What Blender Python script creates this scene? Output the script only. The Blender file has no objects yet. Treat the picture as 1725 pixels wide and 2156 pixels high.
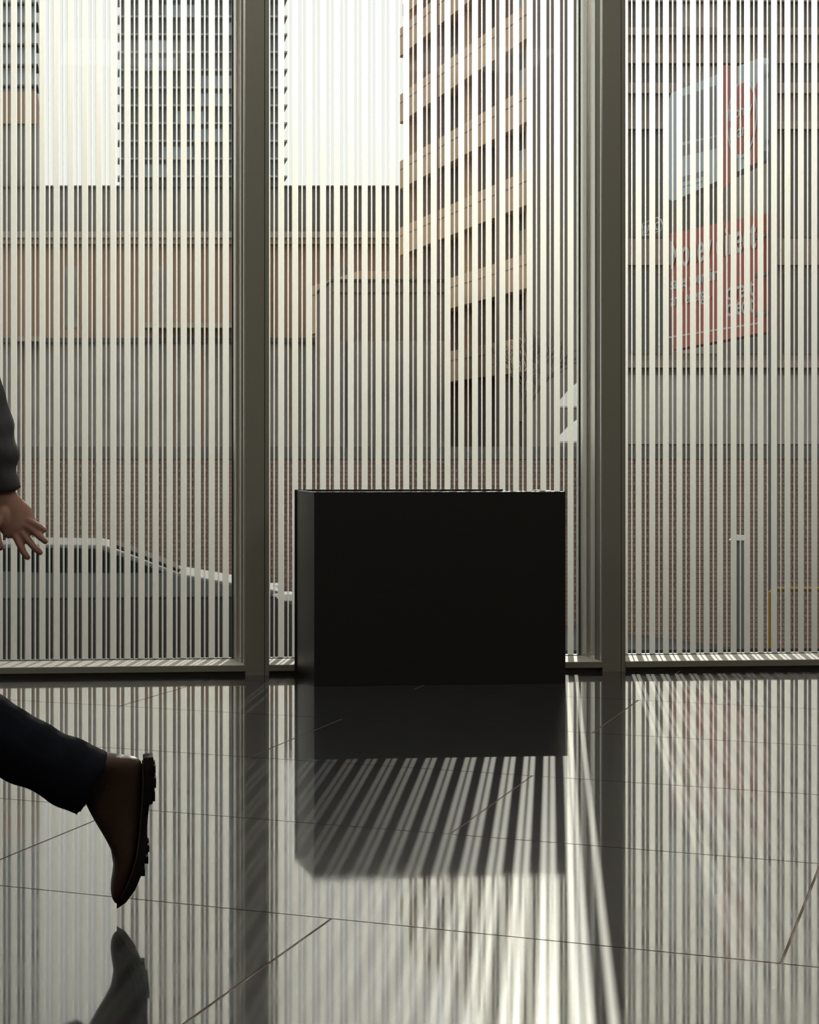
import bpy, bmesh, math, random
from mathutils import Vector, Matrix, noise
random.seed(7)
sc = bpy.context.scene
C = sc.collection
R = math.radians

# ------------------------------------------------------------------ camera
F, CX, CY, H = 4130.0, 240.0, 958.0, 0.95      # focal length and principal point in pixels of the 1725x2156 frame
cam_d = bpy.data.cameras.new('camera')
cam_d.sensor_fit = 'VERTICAL'; cam_d.sensor_height = 36.0; cam_d.sensor_width = 28.8
cam_d.lens = F / 2156 * 36.0
cam_d.shift_x = (862.5 - CX) / 2156; cam_d.shift_y = (CY - 1078) / 2156
cam_d.clip_end = 2000
cam = bpy.data.objects.new('camera', cam_d); C.objects.link(cam)
cam.location = (0, 0, H); cam.rotation_euler = (R(90), 0, 0)
sc.camera = cam

# ------------------------------------------------------------------ sky, sun, exposure
world = bpy.data.worlds.new('sky'); sc.world = world; world.use_nodes = True
wn, wl = world.node_tree.nodes, world.node_tree.links
bg = wn['Background']
tc = wn.new('ShaderNodeTexCoord'); sx = wn.new('ShaderNodeSeparateXYZ')
ramp = wn.new('ShaderNodeValToRGB')
wl.new(tc.outputs['Generated'], sx.inputs[0]); wl.new(sx.outputs['Z'], ramp.inputs[0])
ramp.color_ramp.elements[0].position = 0.0; ramp.color_ramp.elements[0].color = (0.97, 0.95, 0.91, 1)
ramp.color_ramp.elements[1].position = 0.6; ramp.color_ramp.elements[1].color = (0.93, 0.93, 0.92, 1)
wl.new(ramp.outputs[0], bg.inputs[0]); bg.inputs[1].default_value = 1.02

SUN_AZ, SUN_EL = 12.6, 21.6
sun_d = bpy.data.lights.new('sun', 'SUN'); sun_d.energy = 1.95; sun_d.angle = R(0.14); sun_d.color = (1.0, 0.94, 0.84)
sun = bpy.data.objects.new('sun', sun_d); C.objects.link(sun)
sdir = Vector((math.sin(R(SUN_AZ)) * math.cos(R(SUN_EL)), math.cos(R(SUN_AZ)) * math.cos(R(SUN_EL)), math.sin(R(SUN_EL))))
sun.rotation_euler = sdir.to_track_quat('Z', 'Y').to_euler(); sun.location = (4, 14, 9)

vs = sc.view_settings
sc.display_settings.display_device = 'sRGB'
vs.view_transform = 'Standard'; vs.look = 'None'; vs.gamma = 1.0; vs.use_curve_mapping = False
vs.exposure = 0.0
cy = sc.cycles
cy.use_denoising = True
cy.max_bounces = 10; cy.diffuse_bounces = 5; cy.glossy_bounces = 5; cy.transmission_bounces = 6; cy.transparent_max_bounces = 24
cy.sample_clamp_indirect = 6.0; cy.caustics_refractive = False; cy.caustics_reflective = False

# ------------------------------------------------------------------ helpers
def lin(r, g, b):
    f = lambda v: ((v / 255 + 0.055) / 1.055) ** 2.4 if v > 10 else v / 255 / 12.92
    return (f(r), f(g), f(b), 1)

def mat(name, col, rough=0.6, metal=0.0, spec=0.5, noise_amt=0.0, noise_scale=8.0, stretch=(1, 1, 1), bump=0.0, bump_scale=None, coat=0.0, coat_rough=0.03):
    m = bpy.data.materials.new(name); m.use_nodes = True
    nt = m.node_tree; b = nt.nodes['Principled BSDF']
    b.inputs['Base Color'].default_value = col; b.inputs['Roughness'].default_value = rough
    b.inputs['Metallic'].default_value = metal; b.inputs['Specular IOR Level'].default_value = spec
    b.inputs['Coat Weight'].default_value = coat; b.inputs['Coat Roughness'].default_value = coat_rough
    if noise_amt or bump:
        t = nt.nodes.new('ShaderNodeTexCoord'); mp = nt.nodes.new('ShaderNodeMapping'); mp.inputs['Scale'].default_value = stretch
        nz = nt.nodes.new('ShaderNodeTexNoise'); nz.inputs['Scale'].default_value = noise_scale; nz.inputs['Detail'].default_value = 4
        nt.links.new(t.outputs['Object'], mp.inputs[0]); nt.links.new(mp.outputs[0], nz.inputs['Vector'])
        if noise_amt:
            mx = nt.nodes.new('ShaderNodeMix'); mx.data_type = 'RGBA'
            mx.inputs['A'].default_value = tuple(c * (1 - noise_amt) for c in col[:3]) + (1,)
            mx.inputs['B'].default_value = tuple(min(1, c * (1 + noise_amt)) for c in col[:3]) + (1,)
            nt.links.new(nz.outputs['Fac'], mx.inputs['Factor']); nt.links.new(mx.outputs['Result'], b.inputs['Base Color'])
        if bump:
            bp = nt.nodes.new('ShaderNodeBump'); bp.inputs['Strength'].default_value = bump; bp.inputs['Distance'].default_value = 0.01
            if bump_scale:
                n2 = nt.nodes.new('ShaderNodeTexNoise'); n2.inputs['Scale'].default_value = bump_scale; n2.inputs['Detail'].default_value = 3
                nt.links.new(mp.outputs[0], n2.inputs['Vector']); nt.links.new(n2.outputs['Fac'], bp.inputs['Height'])
            else:
                nt.links.new(nz.outputs['Fac'], bp.inputs['Height'])
            nt.links.new(bp.outputs[0], b.inputs['Normal'])
    return m

class MB:
    def __init__(s): s.v = []; s.f = []; s.flat = False
    def box(s, x0, x1, y0, y1, z0, z1):
        n = len(s.v)
        s.v += [(x0, y0, z0), (x1, y0, z0), (x1, y1, z0), (x0, y1, z0), (x0, y0, z1), (x1, y0, z1), (x1, y1, z1), (x0, y1, z1)]
        s.f += [tuple(n + i for i in q) for q in ((3, 2, 1, 0), (4, 5, 6, 7), (0, 1, 5, 4), (1, 2, 6, 5), (2, 3, 7, 6), (3, 0, 4, 7))]
        return s
    def quad_out(s, x0, x1, y, z0, z1):              # flat print, normal towards +y
        n = len(s.v); s.v += [(x0, y, z0), (x0, y, z1), (x1, y, z1), (x1, y, z0)]; s.f.append((n, n + 1, n + 2, n + 3)); s.flat = True
        return s
    def prism(s, pts, z0, z1):                       # polygon in XY (counter-clockwise), extruded in Z
        n, k = len(s.v), len(pts)
        s.v += [(p[0], p[1], z0) for p in pts] + [(p[0], p[1], z1) for p in pts]
        s.f += [tuple(n + i for i in reversed(range(k))), tuple(n + k + i for i in range(k))]
        s.f += [(n + i, n + (i + 1) % k, n + k + (i + 1) % k, n + k + i) for i in range(k)]
        return s
    def prism_y(s, pts, y0, y1):                     # polygon in XZ, extruded in Y
        n, k = len(s.v), len(pts)
        s.v += [(p[0], y0, p[1]) for p in pts] + [(p[0], y1, p[1]) for p in pts]
        s.f += [tuple(n + i for i in range(k)), tuple(n + k + i for i in reversed(range(k)))]
        s.f += [(n + (i + 1) % k, n + i, n + k + i, n + k + (i + 1) % k) for i in range(k)]
        return s
    def rings(s, rings):                             # loft of rings, capped
        k = len(rings[0]); n = len(s.v)
        for r in rings: s.v += [tuple(p) for p in r]
        for a in range(len(rings) - 1):
            for i in range(k):
                j = (i + 1) % k
                s.f.append((n + a * k + i, n + a * k + j, n + (a + 1) * k + j, n + (a + 1) * k + i))
        s.f.append(tuple(n + i for i in reversed(range(k)))); s.f.append(tuple(n + (len(rings) - 1) * k + i for i in range(k)))
        return s
    def tube(s, path, radii, k=12, side=(0, 1, 0), round_ends=True):
        P = [Vector(p) for p in path]
        rad = [(r, r) if not isinstance(r, tuple) else r for r in radii]
        rings = []
        sd = Vector(side)
        for i, p in enumerate(P):
            t = (P[min(i + 1, len(P) - 1)] - P[max(i - 1, 0)]).normalized()
            e1 = t.cross(sd)
            if e1.length < 1e-4: e1 = t.cross(Vector((1, 0, 0)))
            e1.normalize(); e2 = e1.cross(t).normalized()
            def ring(c, q): return [c + e1 * (rad[i][0] * q * math.cos(2 * math.pi * a / k)) + e2 * (rad[i][1] * q * math.sin(2 * math.pi * a / k)) for a in range(k)]
            m = min(rad[i])
            if i == 0 and round_ends:
                rings += [ring(p - t * m * 0.9, 0.35), ring(p - t * m * 0.55, 0.8)]
            rings.append(ring(p, 1.0))
            if i == len(P) - 1 and round_ends:
                rings += [ring(p + t * m * 0.55, 0.8), ring(p + t * m * 0.9, 0.35)]
        return s.rings(rings)
    def sphere(s, c, r, nu=16, nv=10):
        rx, ry, rz = r if isinstance(r, tuple) else (r, r, r)
        rg = []
        for j in range(1, nv):
            a = math.pi * j / nv
            rg.append([(c[0] + rx * math.sin(a) * math.cos(2 * math.pi * i / nu), c[1] + ry * math.sin(a) * math.sin(2 * math.pi * i / nu), c[2] - rz * math.cos(a)) for i in range(nu)])
        return s.rings(rg)
    def mesh(s, name):
        me = bpy.data.meshes.new(name); me.from_pydata(s.v, [], s.f); me.update()
        if not s.flat:
            bm = bmesh.new(); bm.from_mesh(me); bmesh.ops.recalc_face_normals(bm, faces=bm.faces); bm.to_mesh(me); bm.free()
        return me
    def build(s, name, m, parent=None, smooth=False, bevel=0.0):
        me = s.mesh(name)
        if m: me.materials.append(m)
        if bevel:
            bm = bmesh.new(); bm.from_mesh(me)
            bmesh.ops.bevel(bm, geom=[e for e in bm.edges], offset=bevel, segments=2, affect='EDGES', profile=0.5)
            bm.to_mesh(me); bm.free()
        if smooth:
            for p in me.polygons: p.use_smooth = True
        o = bpy.data.objects.new(name, me); C.objects.link(o)
        if parent: o.parent = parent
        return o

def empty(name, loc=(0, 0, 0), rz=0.0):
    o = bpy.data.objects.new(name, None); C.objects.link(o); o.location = loc; o.rotation_euler = (0, 0, rz); o.empty_display_size = 0.1
    return o
def tag(o, label=None, cat=None, group=None, kind=None):
    if label: o['label'] = label
    if cat: o['category'] = cat
    if group: o['group'] = group
    if kind: o['kind'] = kind
    return o
def share(src, name, parent, loc=(0, 0, 0), rot=(0, 0, 0)):
    o = bpy.data.objects.new(name, src.data); C.objects.link(o); o.parent = parent; o.location = loc; o.rotation_euler = rot
    return o
def W(x, y, D):                                       # pixel + known distance -> world point
    return Vector(((x - CX) / F * D, D, H - (y - CY) / F * D))
def XZ(x, y, D):
    p = W(x, y, D); return p.x, p.z
def face_frame(name, xa, Da, xb, Db):                 # an Empty on the ground at the left end of a facade, local x along it
    a, b = W(xa, CY, Da), W(xb, CY, Db)
    e = empty(name, (a.x, a.y, 0), math.atan2(b.y - a.y, b.x - a.x))
    return e, math.hypot(b.x - a.x, b.y - a.y)
def remesh(mb, name, m, parent, voxel, smooth_it=3, disp=None):
    tmp = mb.build('tmp', None)
    md = tmp.modifiers.new('r', 'REMESH'); md.mode = 'VOXEL'; md.voxel_size = voxel
    if smooth_it:
        sm = tmp.modifiers.new('s', 'SMOOTH'); sm.factor = 0.5; sm.iterations = smooth_it
    dg = bpy.context.evaluated_depsgraph_get()
    me = bpy.data.meshes.new_from_object(tmp.evaluated_get(dg)); me.name = name
    bpy.data.objects.remove(tmp)
    if disp:
        nn = [Vector(v.normal) for v in me.vertices]
        for v, n in zip(me.vertices, nn): v.co += n * disp(v.co)
    me.materials.clear(); me.materials.append(m)
    for p in me.polygons: p.use_smooth = True
    o = bpy.data.objects.new(name, me); C.objects.link(o)
    if parent: o.parent = parent
    return o

# ------------------------------------------------------------------ materials
def floor_mat():
    m = bpy.data.materials.new('polished_granite'); m.use_nodes = True
    nt = m.node_tree; b = nt.nodes['Principled BSDF']
    t = nt.nodes.new('ShaderNodeTexCoord'); oi = nt.nodes.new('ShaderNodeObjectInfo')
    n1 = nt.nodes.new('ShaderNodeTexNoise'); n1.inputs['Scale'].default_value = 260; n1.inputs['Detail'].default_value = 3
    n2 = nt.nodes.new('ShaderNodeTexNoise'); n2.inputs['Scale'].default_value = 9; n2.inputs['Detail'].default_value = 6
    r1 = nt.nodes.new('ShaderNodeValToRGB'); r1.color_ramp.elements[0].position = 0.35; r1.color_ramp.elements[0].color = (0.018, 0.0185, 0.019, 1)
    r1.color_ramp.elements[1].position = 0.72; r1.color_ramp.elements[1].color = (0.052, 0.053, 0.052, 1)
    nt.links.new(t.outputs['Object'], n1.inputs['Vector']); nt.links.new(t.outputs['Object'], n2.inputs['Vector'])
    nt.links.new(n1.outputs['Fac'], r1.inputs[0])
    mx = nt.nodes.new('ShaderNodeMix'); mx.data_type = 'RGBA'; mx.blend_type = 'MULTIPLY'; mx.inputs['Factor'].default_value = 0.5
    nt.links.new(r1.outputs[0], mx.inputs['A']); nt.links.new(n2.outputs['Color'], mx.inputs['B'])
    nt.links.new(mx.outputs['Result'], b.inputs['Base Color'])
    b.inputs['Roughness'].default_value = 0.25; b.inputs['Specular IOR Level'].default_value = 0.012
    b.inputs['Coat Weight'].default_value = 1.0; b.inputs['Coat Roughness'].default_value = 0.035; b.inputs['Coat IOR'].default_value = 1.45
    mr = nt.nodes.new('ShaderNodeMapRange'); mr.inputs['From Min'].default_value = 0.3; mr.inputs['From Max'].default_value = 0.7
    mr.inputs['To Min'].default_value = 0.03; mr.inputs['To Max'].default_value = 0.06
    nt.links.new(n2.outputs['Fac'], mr.inputs['Value']); nt.links.new(mr.outputs[0], b.inputs['Coat Roughness'])
    return m
M_floor = floor_mat()
M_grout = mat('joint_filler', lin(112, 99, 88), 0.8, spec=0.1)
M_alu = mat('olive_grey_powder_coat', (0.225, 0.213, 0.168, 1), 0.45, noise_amt=0.05, noise_scale=60)
M_sill = mat('pale_sill_coat', (0.62, 0.59, 0.52, 1), 0.6, spec=0.2, noise_amt=0.04, noise_scale=40)
M_reveal = mat('pale_anodised_reveal', (0.88, 0.85, 0.77, 1), 0.2, metal=0.9, noise_amt=0.04, noise_scale=40)
M_dark = mat('black_gasket', (0.012, 0.012, 0.012, 1), 0.5)
M_plaster = mat('pale_plaster', (0.45, 0.43, 0.40, 1), 0.85, noise_amt=0.05, noise_scale=3)
M_ceiling = mat('ceiling_paint', (0.55, 0.53, 0.50, 1), 0.9)

def glass_mat(name, refl):
    m = bpy.data.materials.new(name); m.use_nodes = True; nt = m.node_tree
    nt.nodes.remove(nt.nodes['Principled BSDF']); out = nt.nodes['Material Output']
    tr = nt.nodes.new('ShaderNodeBsdfTransparent'); tr.inputs[0].default_value = (0.975, 0.985, 0.975, 1)
    gl = nt.nodes.new('ShaderNodeBsdfGlossy'); gl.inputs['Roughness'].default_value = 0.0
    fr = nt.nodes.new('ShaderNodeFresnel'); fr.inputs['IOR'].default_value = refl
    mx = nt.nodes.new('ShaderNodeMixShader')
    nt.links.new(fr.outputs[0], mx.inputs[0]); nt.links.new(tr.outputs[0], mx.inputs[1]); nt.links.new(gl.outputs[0], mx.inputs[2])
    nt.links.new(mx.outputs[0], out.inputs[0])
    return m
M_glass = glass_mat('clear_glass', 1.12)

def frit_mat(name, opacity, w_trans, w_lobe, rough, ior):
    m = bpy.data.materials.new(name); m.use_nodes = True; nt = m.node_tree
    nt.nodes.remove(nt.nodes['Principled BSDF']); out = nt.nodes['Material Output']
    tp = nt.nodes.new('ShaderNodeBsdfTransparent')
    tl = nt.nodes.new('ShaderNodeBsdfTranslucent'); tl.inputs[0].default_value = (0.90, 0.90, 0.87, 1)
    rf = nt.nodes.new('ShaderNodeBsdfRefraction'); rf.inputs['Color'].default_value = (0.95, 0.94, 0.90, 1)
    rf.inputs['Roughness'].default_value = rough; rf.inputs['IOR'].default_value = ior
    df = nt.nodes.new('ShaderNodeBsdfDiffuse'); df.inputs[0].default_value = (0.80, 0.80, 0.77, 1)
    m1 = nt.nodes.new('ShaderNodeMixShader'); m1.inputs[0].default_value = w_lobe / (w_lobe + w_trans)
    nt.links.new(tl.outputs[0], m1.inputs[1]); nt.links.new(rf.outputs[0], m1.inputs[2])
    m2 = nt.nodes.new('ShaderNodeMixShader'); m2.inputs[0].default_value = w_lobe + w_trans
    nt.links.new(df.outputs[0], m2.inputs[1]); nt.links.new(m1.outputs[0], m2.inputs[2])
    m3 = nt.nodes.new('ShaderNodeMixShader'); m3.inputs[0].default_value = opacity
    nt.links.new(tp.outputs[0], m3.inputs[1]); nt.links.new(m2.outputs[0], m3.inputs[2])
    nt.links.new(m3.outputs[0], out.inputs[0])
    return m
M_frit_out = frit_mat('white_frit_outer_pane', 0.98, 0.045, 0.55, 0.88, 1.45)
M_frit_in = frit_mat('white_frit_inner_pane', 0.30, 0.06, 0.55, 0.88, 1.45)

# ------------------------------------------------------------------ the facade frame
ANG = R(5.36); FO = Vector((0.618, 8.456, 0)); FU = Vector((math.cos(ANG), math.sin(ANG), 0)); FN = Vector((-math.sin(ANG), math.cos(ANG), 0))
PITCH = 1.583; MH = 0.052; WTOP = 4.4; CEIL = 4.7
S0, S1 = -3 * PITCH - 0.06, 4 * PITCH + 0.06; T_BACK = -13.6
def FW(s, t, z=0): p = FO + FU * s + FN * t; return Vector((p.x, p.y, z))
def px_to_s(x, t):                                    # where the vertical plane through pixel column x meets the plane at depth t
    d = Vector(((x - CX) / F, 1, 0)); o = FO + FN * t
    k = o.dot(FN) / d.dot(FN); return (d * k - FO).dot(FU)

# ------------------------------------------------------------------ floor: running-bond granite slabs
floor_pts = [FW(S0, T_BACK), FW(S1, T_BACK), FW(S1, 0.04), FW(S0, 0.04)]
floor = MB().prism(floor_pts, -0.12, -0.0012).build('floor', M_grout); tag(floor, kind='structure')
A = R(-23.9); UA = Vector((math.cos(A), math.sin(A))); UB = Vector((-math.sin(A), math.cos(A)))
def clip(poly, p, n):
    out = []
    for i in range(len(poly)):
        a, b = poly[i], poly[(i + 1) % len(poly)]
        da, db = (a - p).dot(n), (b - p).dot(n)
        if da >= 0: out.append(a)
        if da * db < 0: out.append(a + (b - a) * (da / (da - db)))
    return out
planes = []
for i in range(4):
    a, b = floor_pts[i].to_2d(), floor_pts[(i + 1) % 4].to_2d(); d = b - a
    planes.append((a, Vector((-d.y, d.x)).normalized()))
ROW, LEN, G = 0.979, 1.7655, 0.0028
for r in range(-16, 12):
    b0 = 3.855 + r * ROW
    off = -0.345 if r % 2 == 0 else -1.2205
    for k in range(-10, 10):
        a0 = off + k * LEN
        poly = [UA * (a0 + G) + UB * (b0 + G), UA * (a0 + LEN - G) + UB * (b0 + G), UA * (a0 + LEN - G) + UB * (b0 + ROW - G), UA * (a0 + G) + UB * (b0 + ROW - G)]
        for p, n in planes:
            if poly: poly = clip(poly, p, n)
        if len(poly) < 3: continue
        ar = abs(sum(poly[i].x * poly[(i + 1) % len(poly)].y - poly[(i + 1) % len(poly)].x * poly[i].y for i in range(len(poly)))) / 2
        if ar < 0.003: continue
        MB().prism(poly, -0.0012, 0.0).build('tile', M_floor, floor)

# ------------------------------------------------------------------ room shell
def rect_wall(name, a, b, z0, z1, th, m):
    d = (b - a).normalized(); n = Vector((-d.y, d.x, 0)) * th
    return tag(MB().prism([a, b, b + n, a + n], z0, z1).build(name, m), kind='structure')
tag(MB().prism([FW(S0 - .2, T_BACK - .2), FW(S1 + .2, T_BACK - .2), FW(S1 + .2, 0.5), FW(S0 - .2, 0.5)], CEIL, CEIL + 0.2).build('ceiling', M_ceiling), kind='structure')
rect_wall('wall_left', FW(S0, T_BACK), FW(S0, 0.5), -0.1, CEIL, 0.2, M_plaster)
rect_wall('wall_right', FW(S1, 0.5), FW(S1, T_BACK), -0.1, CEIL, 0.2, M_plaster)
rect_wall('wall_near', FW(S1, T_BACK), FW(S0, T_BACK), -0.1, CEIL, 0.2, M_plaster)
rect_wall('wall_far', FW(S0, 0.0), FW(S1, 0.0), WTOP, CEIL, 0.35, M_alu)

# ------------------------------------------------------------------ unseen ceiling panels, added as fill light for the lobby
M_lum = bpy.data.materials.new('fill_diffuser'); M_lum.use_nodes = True
_b = M_lum.node_tree.nodes['Principled BSDF']; _b.inputs['Base Color'].default_value = (.8, .8, .78, 1)
_b.inputs['Emission Color'].default_value = (1.0, 0.95, 0.86, 1); _b.inputs['Emission Strength'].default_value = 6.5
_first = None
for s_ in (-2.9, 0.4, 3.7):
    for t_ in (-9.0, -4.6, -0.9):
        l = empty('fill_panel', FW(s_, t_, CEIL - 0.07), ANG); tag(l, {-9.0: 'flat square fill-light panel added out of view in the ceiling row deepest inside the lobby', -4.6: 'flat square fill-light panel added out of view in the middle ceiling row of the lobby', -0.9: 'flat square fill-light panel added out of view in the ceiling row along the striped windows'}[t_], 'light', 'added fill-light panels in the lobby ceiling')
        if _first is None:
            fr_ = MB().box(-.64, .64, -.64, -.60, 0, .07).box(-.64, .64, .60, .64, 0, .07).box(-.64, -.60, -.6, .6, 0, .07).box(.60, .64, -.6, .6, 0, .07).build('frame', M_alu, l)
            df_ = MB().box(-.6, .6, -.6, .6, 0.01, 0.05).build('diffuser', M_lum, l); _first = (fr_, df_)
        else:
            share(_first[0], 'frame', l); share(_first[1], 'diffuser', l)

# ------------------------------------------------------------------ mullions
for j in range(-3, 5):
    t = empty('trim_%d' % (j + 4), FW(j * PITCH, 0), ANG); tag(t, kind='structure')
    MB().box(-MH, 0.031, 0, 0.30, -0.0012, WTOP).build('main_post', M_alu, t)
    MB().box(0.034, MH, 0.0, 0.30, -0.0012, WTOP).build('cover_strip', M_alu, t)
    MB().box(0.030, 0.035, 0.012, 0.28, -0.0012, WTOP).build('joint', M_dark, t)

# ------------------------------------------------------------------ windows with striped double glazing
TG1, TG2 = 0.262, 0.286
TW, WW = 0.0058, 0.0272
ph = {-1: (12.3, 489.3, 16, 0.0056), 0: (606.7, 1188.7, 20, 0.0046), 1: (1332.2, 1675.0, 12, 0.0052)}
def window(j):
    w = empty('window_%d' % (j + 4), FW(j * PITCH, 0), ANG); tag(w, kind='structure')
    x0, x1 = MH, PITCH - MH
    xg = x1 - 0.014
    MB().box(x0, x1, 0.0, TG2 + 0.02, 0.020, 0.045).build('sill', M_sill, w)
    MB().box(x0, x1, 0.0, 0.004, 0.0185, 0.0435).build('sill_nosing', M_alu, w).location.y = -0.0045
    MB().box(x0, x1, 0.03, TG2, -0.0012, 0.020).build('plinth', M_alu, w)
    fr = MB().box(x1 - 0.005, x1, 0.085, 0.17, 0.045, WTOP).box(xg, x1, 0.17, TG1 + 0.03, 0.045, WTOP).box(x1 - 0.0075, x1 - .005, 0.15, 0.158, 0.045, WTOP)
    fr.build('jamb_frame', M_reveal, w)
    MB().box(x1 - 0.006, x1, 0.0, 0.012, 0.045, WTOP).build('jamb_lip', M_reveal, w)
    MB().box(x0, x0 + 0.006, 0.20, TG1 + 0.03, 0.045, WTOP).build('jamb_bead', M_reveal, w)
    MB().box(x0, xg, TG1 - 0.004, TG1 + 0.03, 0.044, 0.0485).build('gasket', M_dark, w)
    MB().box(xg - 0.004, xg, TG1 - 0.003, TG1, 0.045, WTOP).build('gasket', M_dark, w)
    pin = MB().box(x0 + .001, xg, TG1, TG1 + 0.006, 0.046, WTOP).build('pane', M_glass, w)
    pout = MB().box(x0 + .001, xg, TG2, TG2 + 0.006, 0.046, WTOP).build('pane', M_glass, w)
    xa, xb, n, off = ph.get(j, ph[0])
    k = j if j in ph else 0
    s_a, s_b = px_to_s(xa, TG1) - k * PITCH, px_to_s(xb, TG1) - k * PITCH
    p = (s_b - s_a) / n
    for pane, mt, y0, dx in ((pin, M_frit_in, TG1 + 0.0062, 0.0), (pout, M_frit_out, TG2 - 0.0012, off)):
        joined = MB()
        protos = {}
        i = -40
        while i < 60:
            for c, hw, kd in ((s_a + i * p + dx, TW / 2, 'thin_stripe'), (s_a + (i + 0.5) * p + dx, WW / 2, 'wide_stripe')):
                a, b = max(c - hw, x0 + 0.002), min(c + hw, xg - 0.001)
                if b - a < 0.001: continue
                if j not in ph:
                    joined.quad_out(a, b, y0, 0.047, WTOP); continue
                if b - a > 2 * hw - 1e-5:
                    if kd not in protos:
                        o = MB().quad_out(-hw, hw, y0, 0.047, WTOP).build(kd, mt, pane); o.location.x = c; protos[kd] = o
                    else: share(protos[kd], kd, pane, (c, 0, 0))
                else:
                    MB().quad_out(a, b, y0, 0.047, WTOP).build(kd, mt, pane)
            i += 1
        if j not in ph: tag(joined.build('stripe', mt, pane), kind='stuff')
    return w
for j in range(-3, 4): window(j)

# ------------------------------------------------------------------ the dark box in front of the middle window
M_box = mat('black_brushed_metal', (0.012, 0.0112, 0.009, 1), 0.30, metal=0.0, spec=0.5, noise_amt=0.35, noise_scale=6, stretch=(1, 1, 60), bump=0.12, bump_scale=22)
M_boxside = M_box
M_boxtop = mat('polished_dark_top', (0.03, 0.028, 0.025, 1), 0.12, spec=0.6)
bx = empty('box_cabinet', (0.823, 8.060, 0), R(5.41))
tag(bx, 'long low black brushed-metal box cabinet standing on the floor before the striped window', 'cabinet')
BWD, BD, BH = 1.061, 0.395, 0.798
MB().box(0, BWD, 0, 0.018, 0.0, BH).build('front_panel', M_box, bx, bevel=0.0012)
MB().box(0.0005, 0.018, 0.0185, BD, 0.0, BH).build('side_panel', M_box, bx, bevel=0.0012)
MB().box(BWD - 0.018, BWD, 0.0185, BD, 0.0, BH).build('side_panel', M_box, bx, bevel=0.0012)
MB().box(-0.006, BWD * 0.86, BD + 0.0005, BD + 0.008, 0.0, BH + 0.003).build('back_panel', M_dark, bx)
MB().box(0.0185, BWD - 0.0185, 0.019, BD, BH - 0.022, BH - 0.004).build('top_panel', M_boxtop, bx)

# ------------------------------------------------------------------ outside: ground
M_gran = mat('dark_granite_paving', (0.025, 0.024, 0.023, 1), 1.0, spec=0.0, noise_amt=0.3, noise_scale=14)
M_asph = mat('grey_asphalt', (0.10, 0.10, 0.097, 1), 1.0, spec=0.0, noise_amt=0.2, noise_scale=3)
M_stone = mat('grey_cap_stone', (0.15, 0.145, 0.13, 1), 1.0, spec=0.0, noise_amt=0.15, noise_scale=5)
terr = [FW(-9, 0.31), FW(10, 0.31), FW(10, 0.98), FW(0.9, 0.98), FW(0.9, 4.7), FW(-9, 4.7)]
tag(MB().prism(terr, -2.2, -0.006).build('terrace', M_gran), kind='structure')
ks = MB().prism([FW(-9, 4.58), FW(0.9, 4.58), FW(0.9, 4.7), FW(-9, 4.7)], -0.006, 0.0)
tag(ks.build('terrace_edge', M_gran), kind='structure')
st = MB()
def zs(X): return -1.1 - 0.13 * (X - 1.3)
st.v = [(-40, 9, zs(-12)), (-12, 9, zs(-12)), (14, 9, zs(14)), (40, 9, zs(14)), (-40, 33.2, zs(-12)), (-12, 33.2, zs(-12)), (14, 33.2, zs(14)), (40, 33.2, zs(14))]
st.f = [(0, 1, 5, 4), (1, 2, 6, 5), (2, 3, 7, 6)]
tag(st.build('street', M_asph), kind='structure')
gu = MB().prism([(-300, 33.4), (300, 33.4), (300, 900), (-300, 900)], -0.5, 0.85)
tag(gu.build('upper_ground', M_asph), kind='structure')

# ------------------------------------------------------------------ outside: brick retaining wall
M_brick = mat('red_brown_brick', (0.23, 0.158, 0.125, 1), 0.85, noise_amt=0.35, noise_scale=1.7)
M_brick2 = mat('dark_brown_brick', (0.185, 0.132, 0.106, 1), 0.85, noise_amt=0.3, noise_scale=1.7)
M_mort = mat('mortar', (0.085, 0.072, 0.062, 1), 0.9)
wl_ = empty('brick_wall', (0, 33.0, 0)); tag(wl_, 'long red-brown brick retaining wall with a grey cap along the far side of the street', 'wall')
MB().box(-16, 24, 0.012, 0.4, -4.2, 0.88).build('core', M_mort, wl_)
MB().box(-16, 24, -0.03, 0.45, 0.88, 1.09).build('cap', M_stone, wl_)
cand = []
for r in range(0, 46):
    z = 0.88 - (r + 1) * 0.074
    k = 0
    xx = -5.0 + (0.111 if r % 2 else 0)
    while xx < 16:
        if z > zs(xx) - 0.1: cand.append((xx, z))
        xx += 0.222
bp1 = MB().box(0, 0.213, -0.004, 0.02, 0, 0.066)
first = {}
cand.sort(key=lambda c: (abs(c[0] - 6.5) + abs(c[1] - 0.2) * 3))
rest = MB()
for i, (xx, z) in enumerate(cand):
    dy = random.uniform(-0.004, 0.004)
    if i < 300:
        q = random.random() < 0.35
        if q not in first:
            o = MB().box(0, 0.213, -0.006, 0.02, 0, 0.066).build('brick', M_brick2 if q else M_brick, wl_); o.location = (xx, dy, z); first[q] = o
        else: share(first[q], 'brick', wl_, (xx, dy, z))
    else: rest.box(xx, xx + 0.213, -0.006 + dy, 0.02, z, z + 0.066)
tag(rest.build('brick_courses', M_brick, wl_), kind='stuff')

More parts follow.
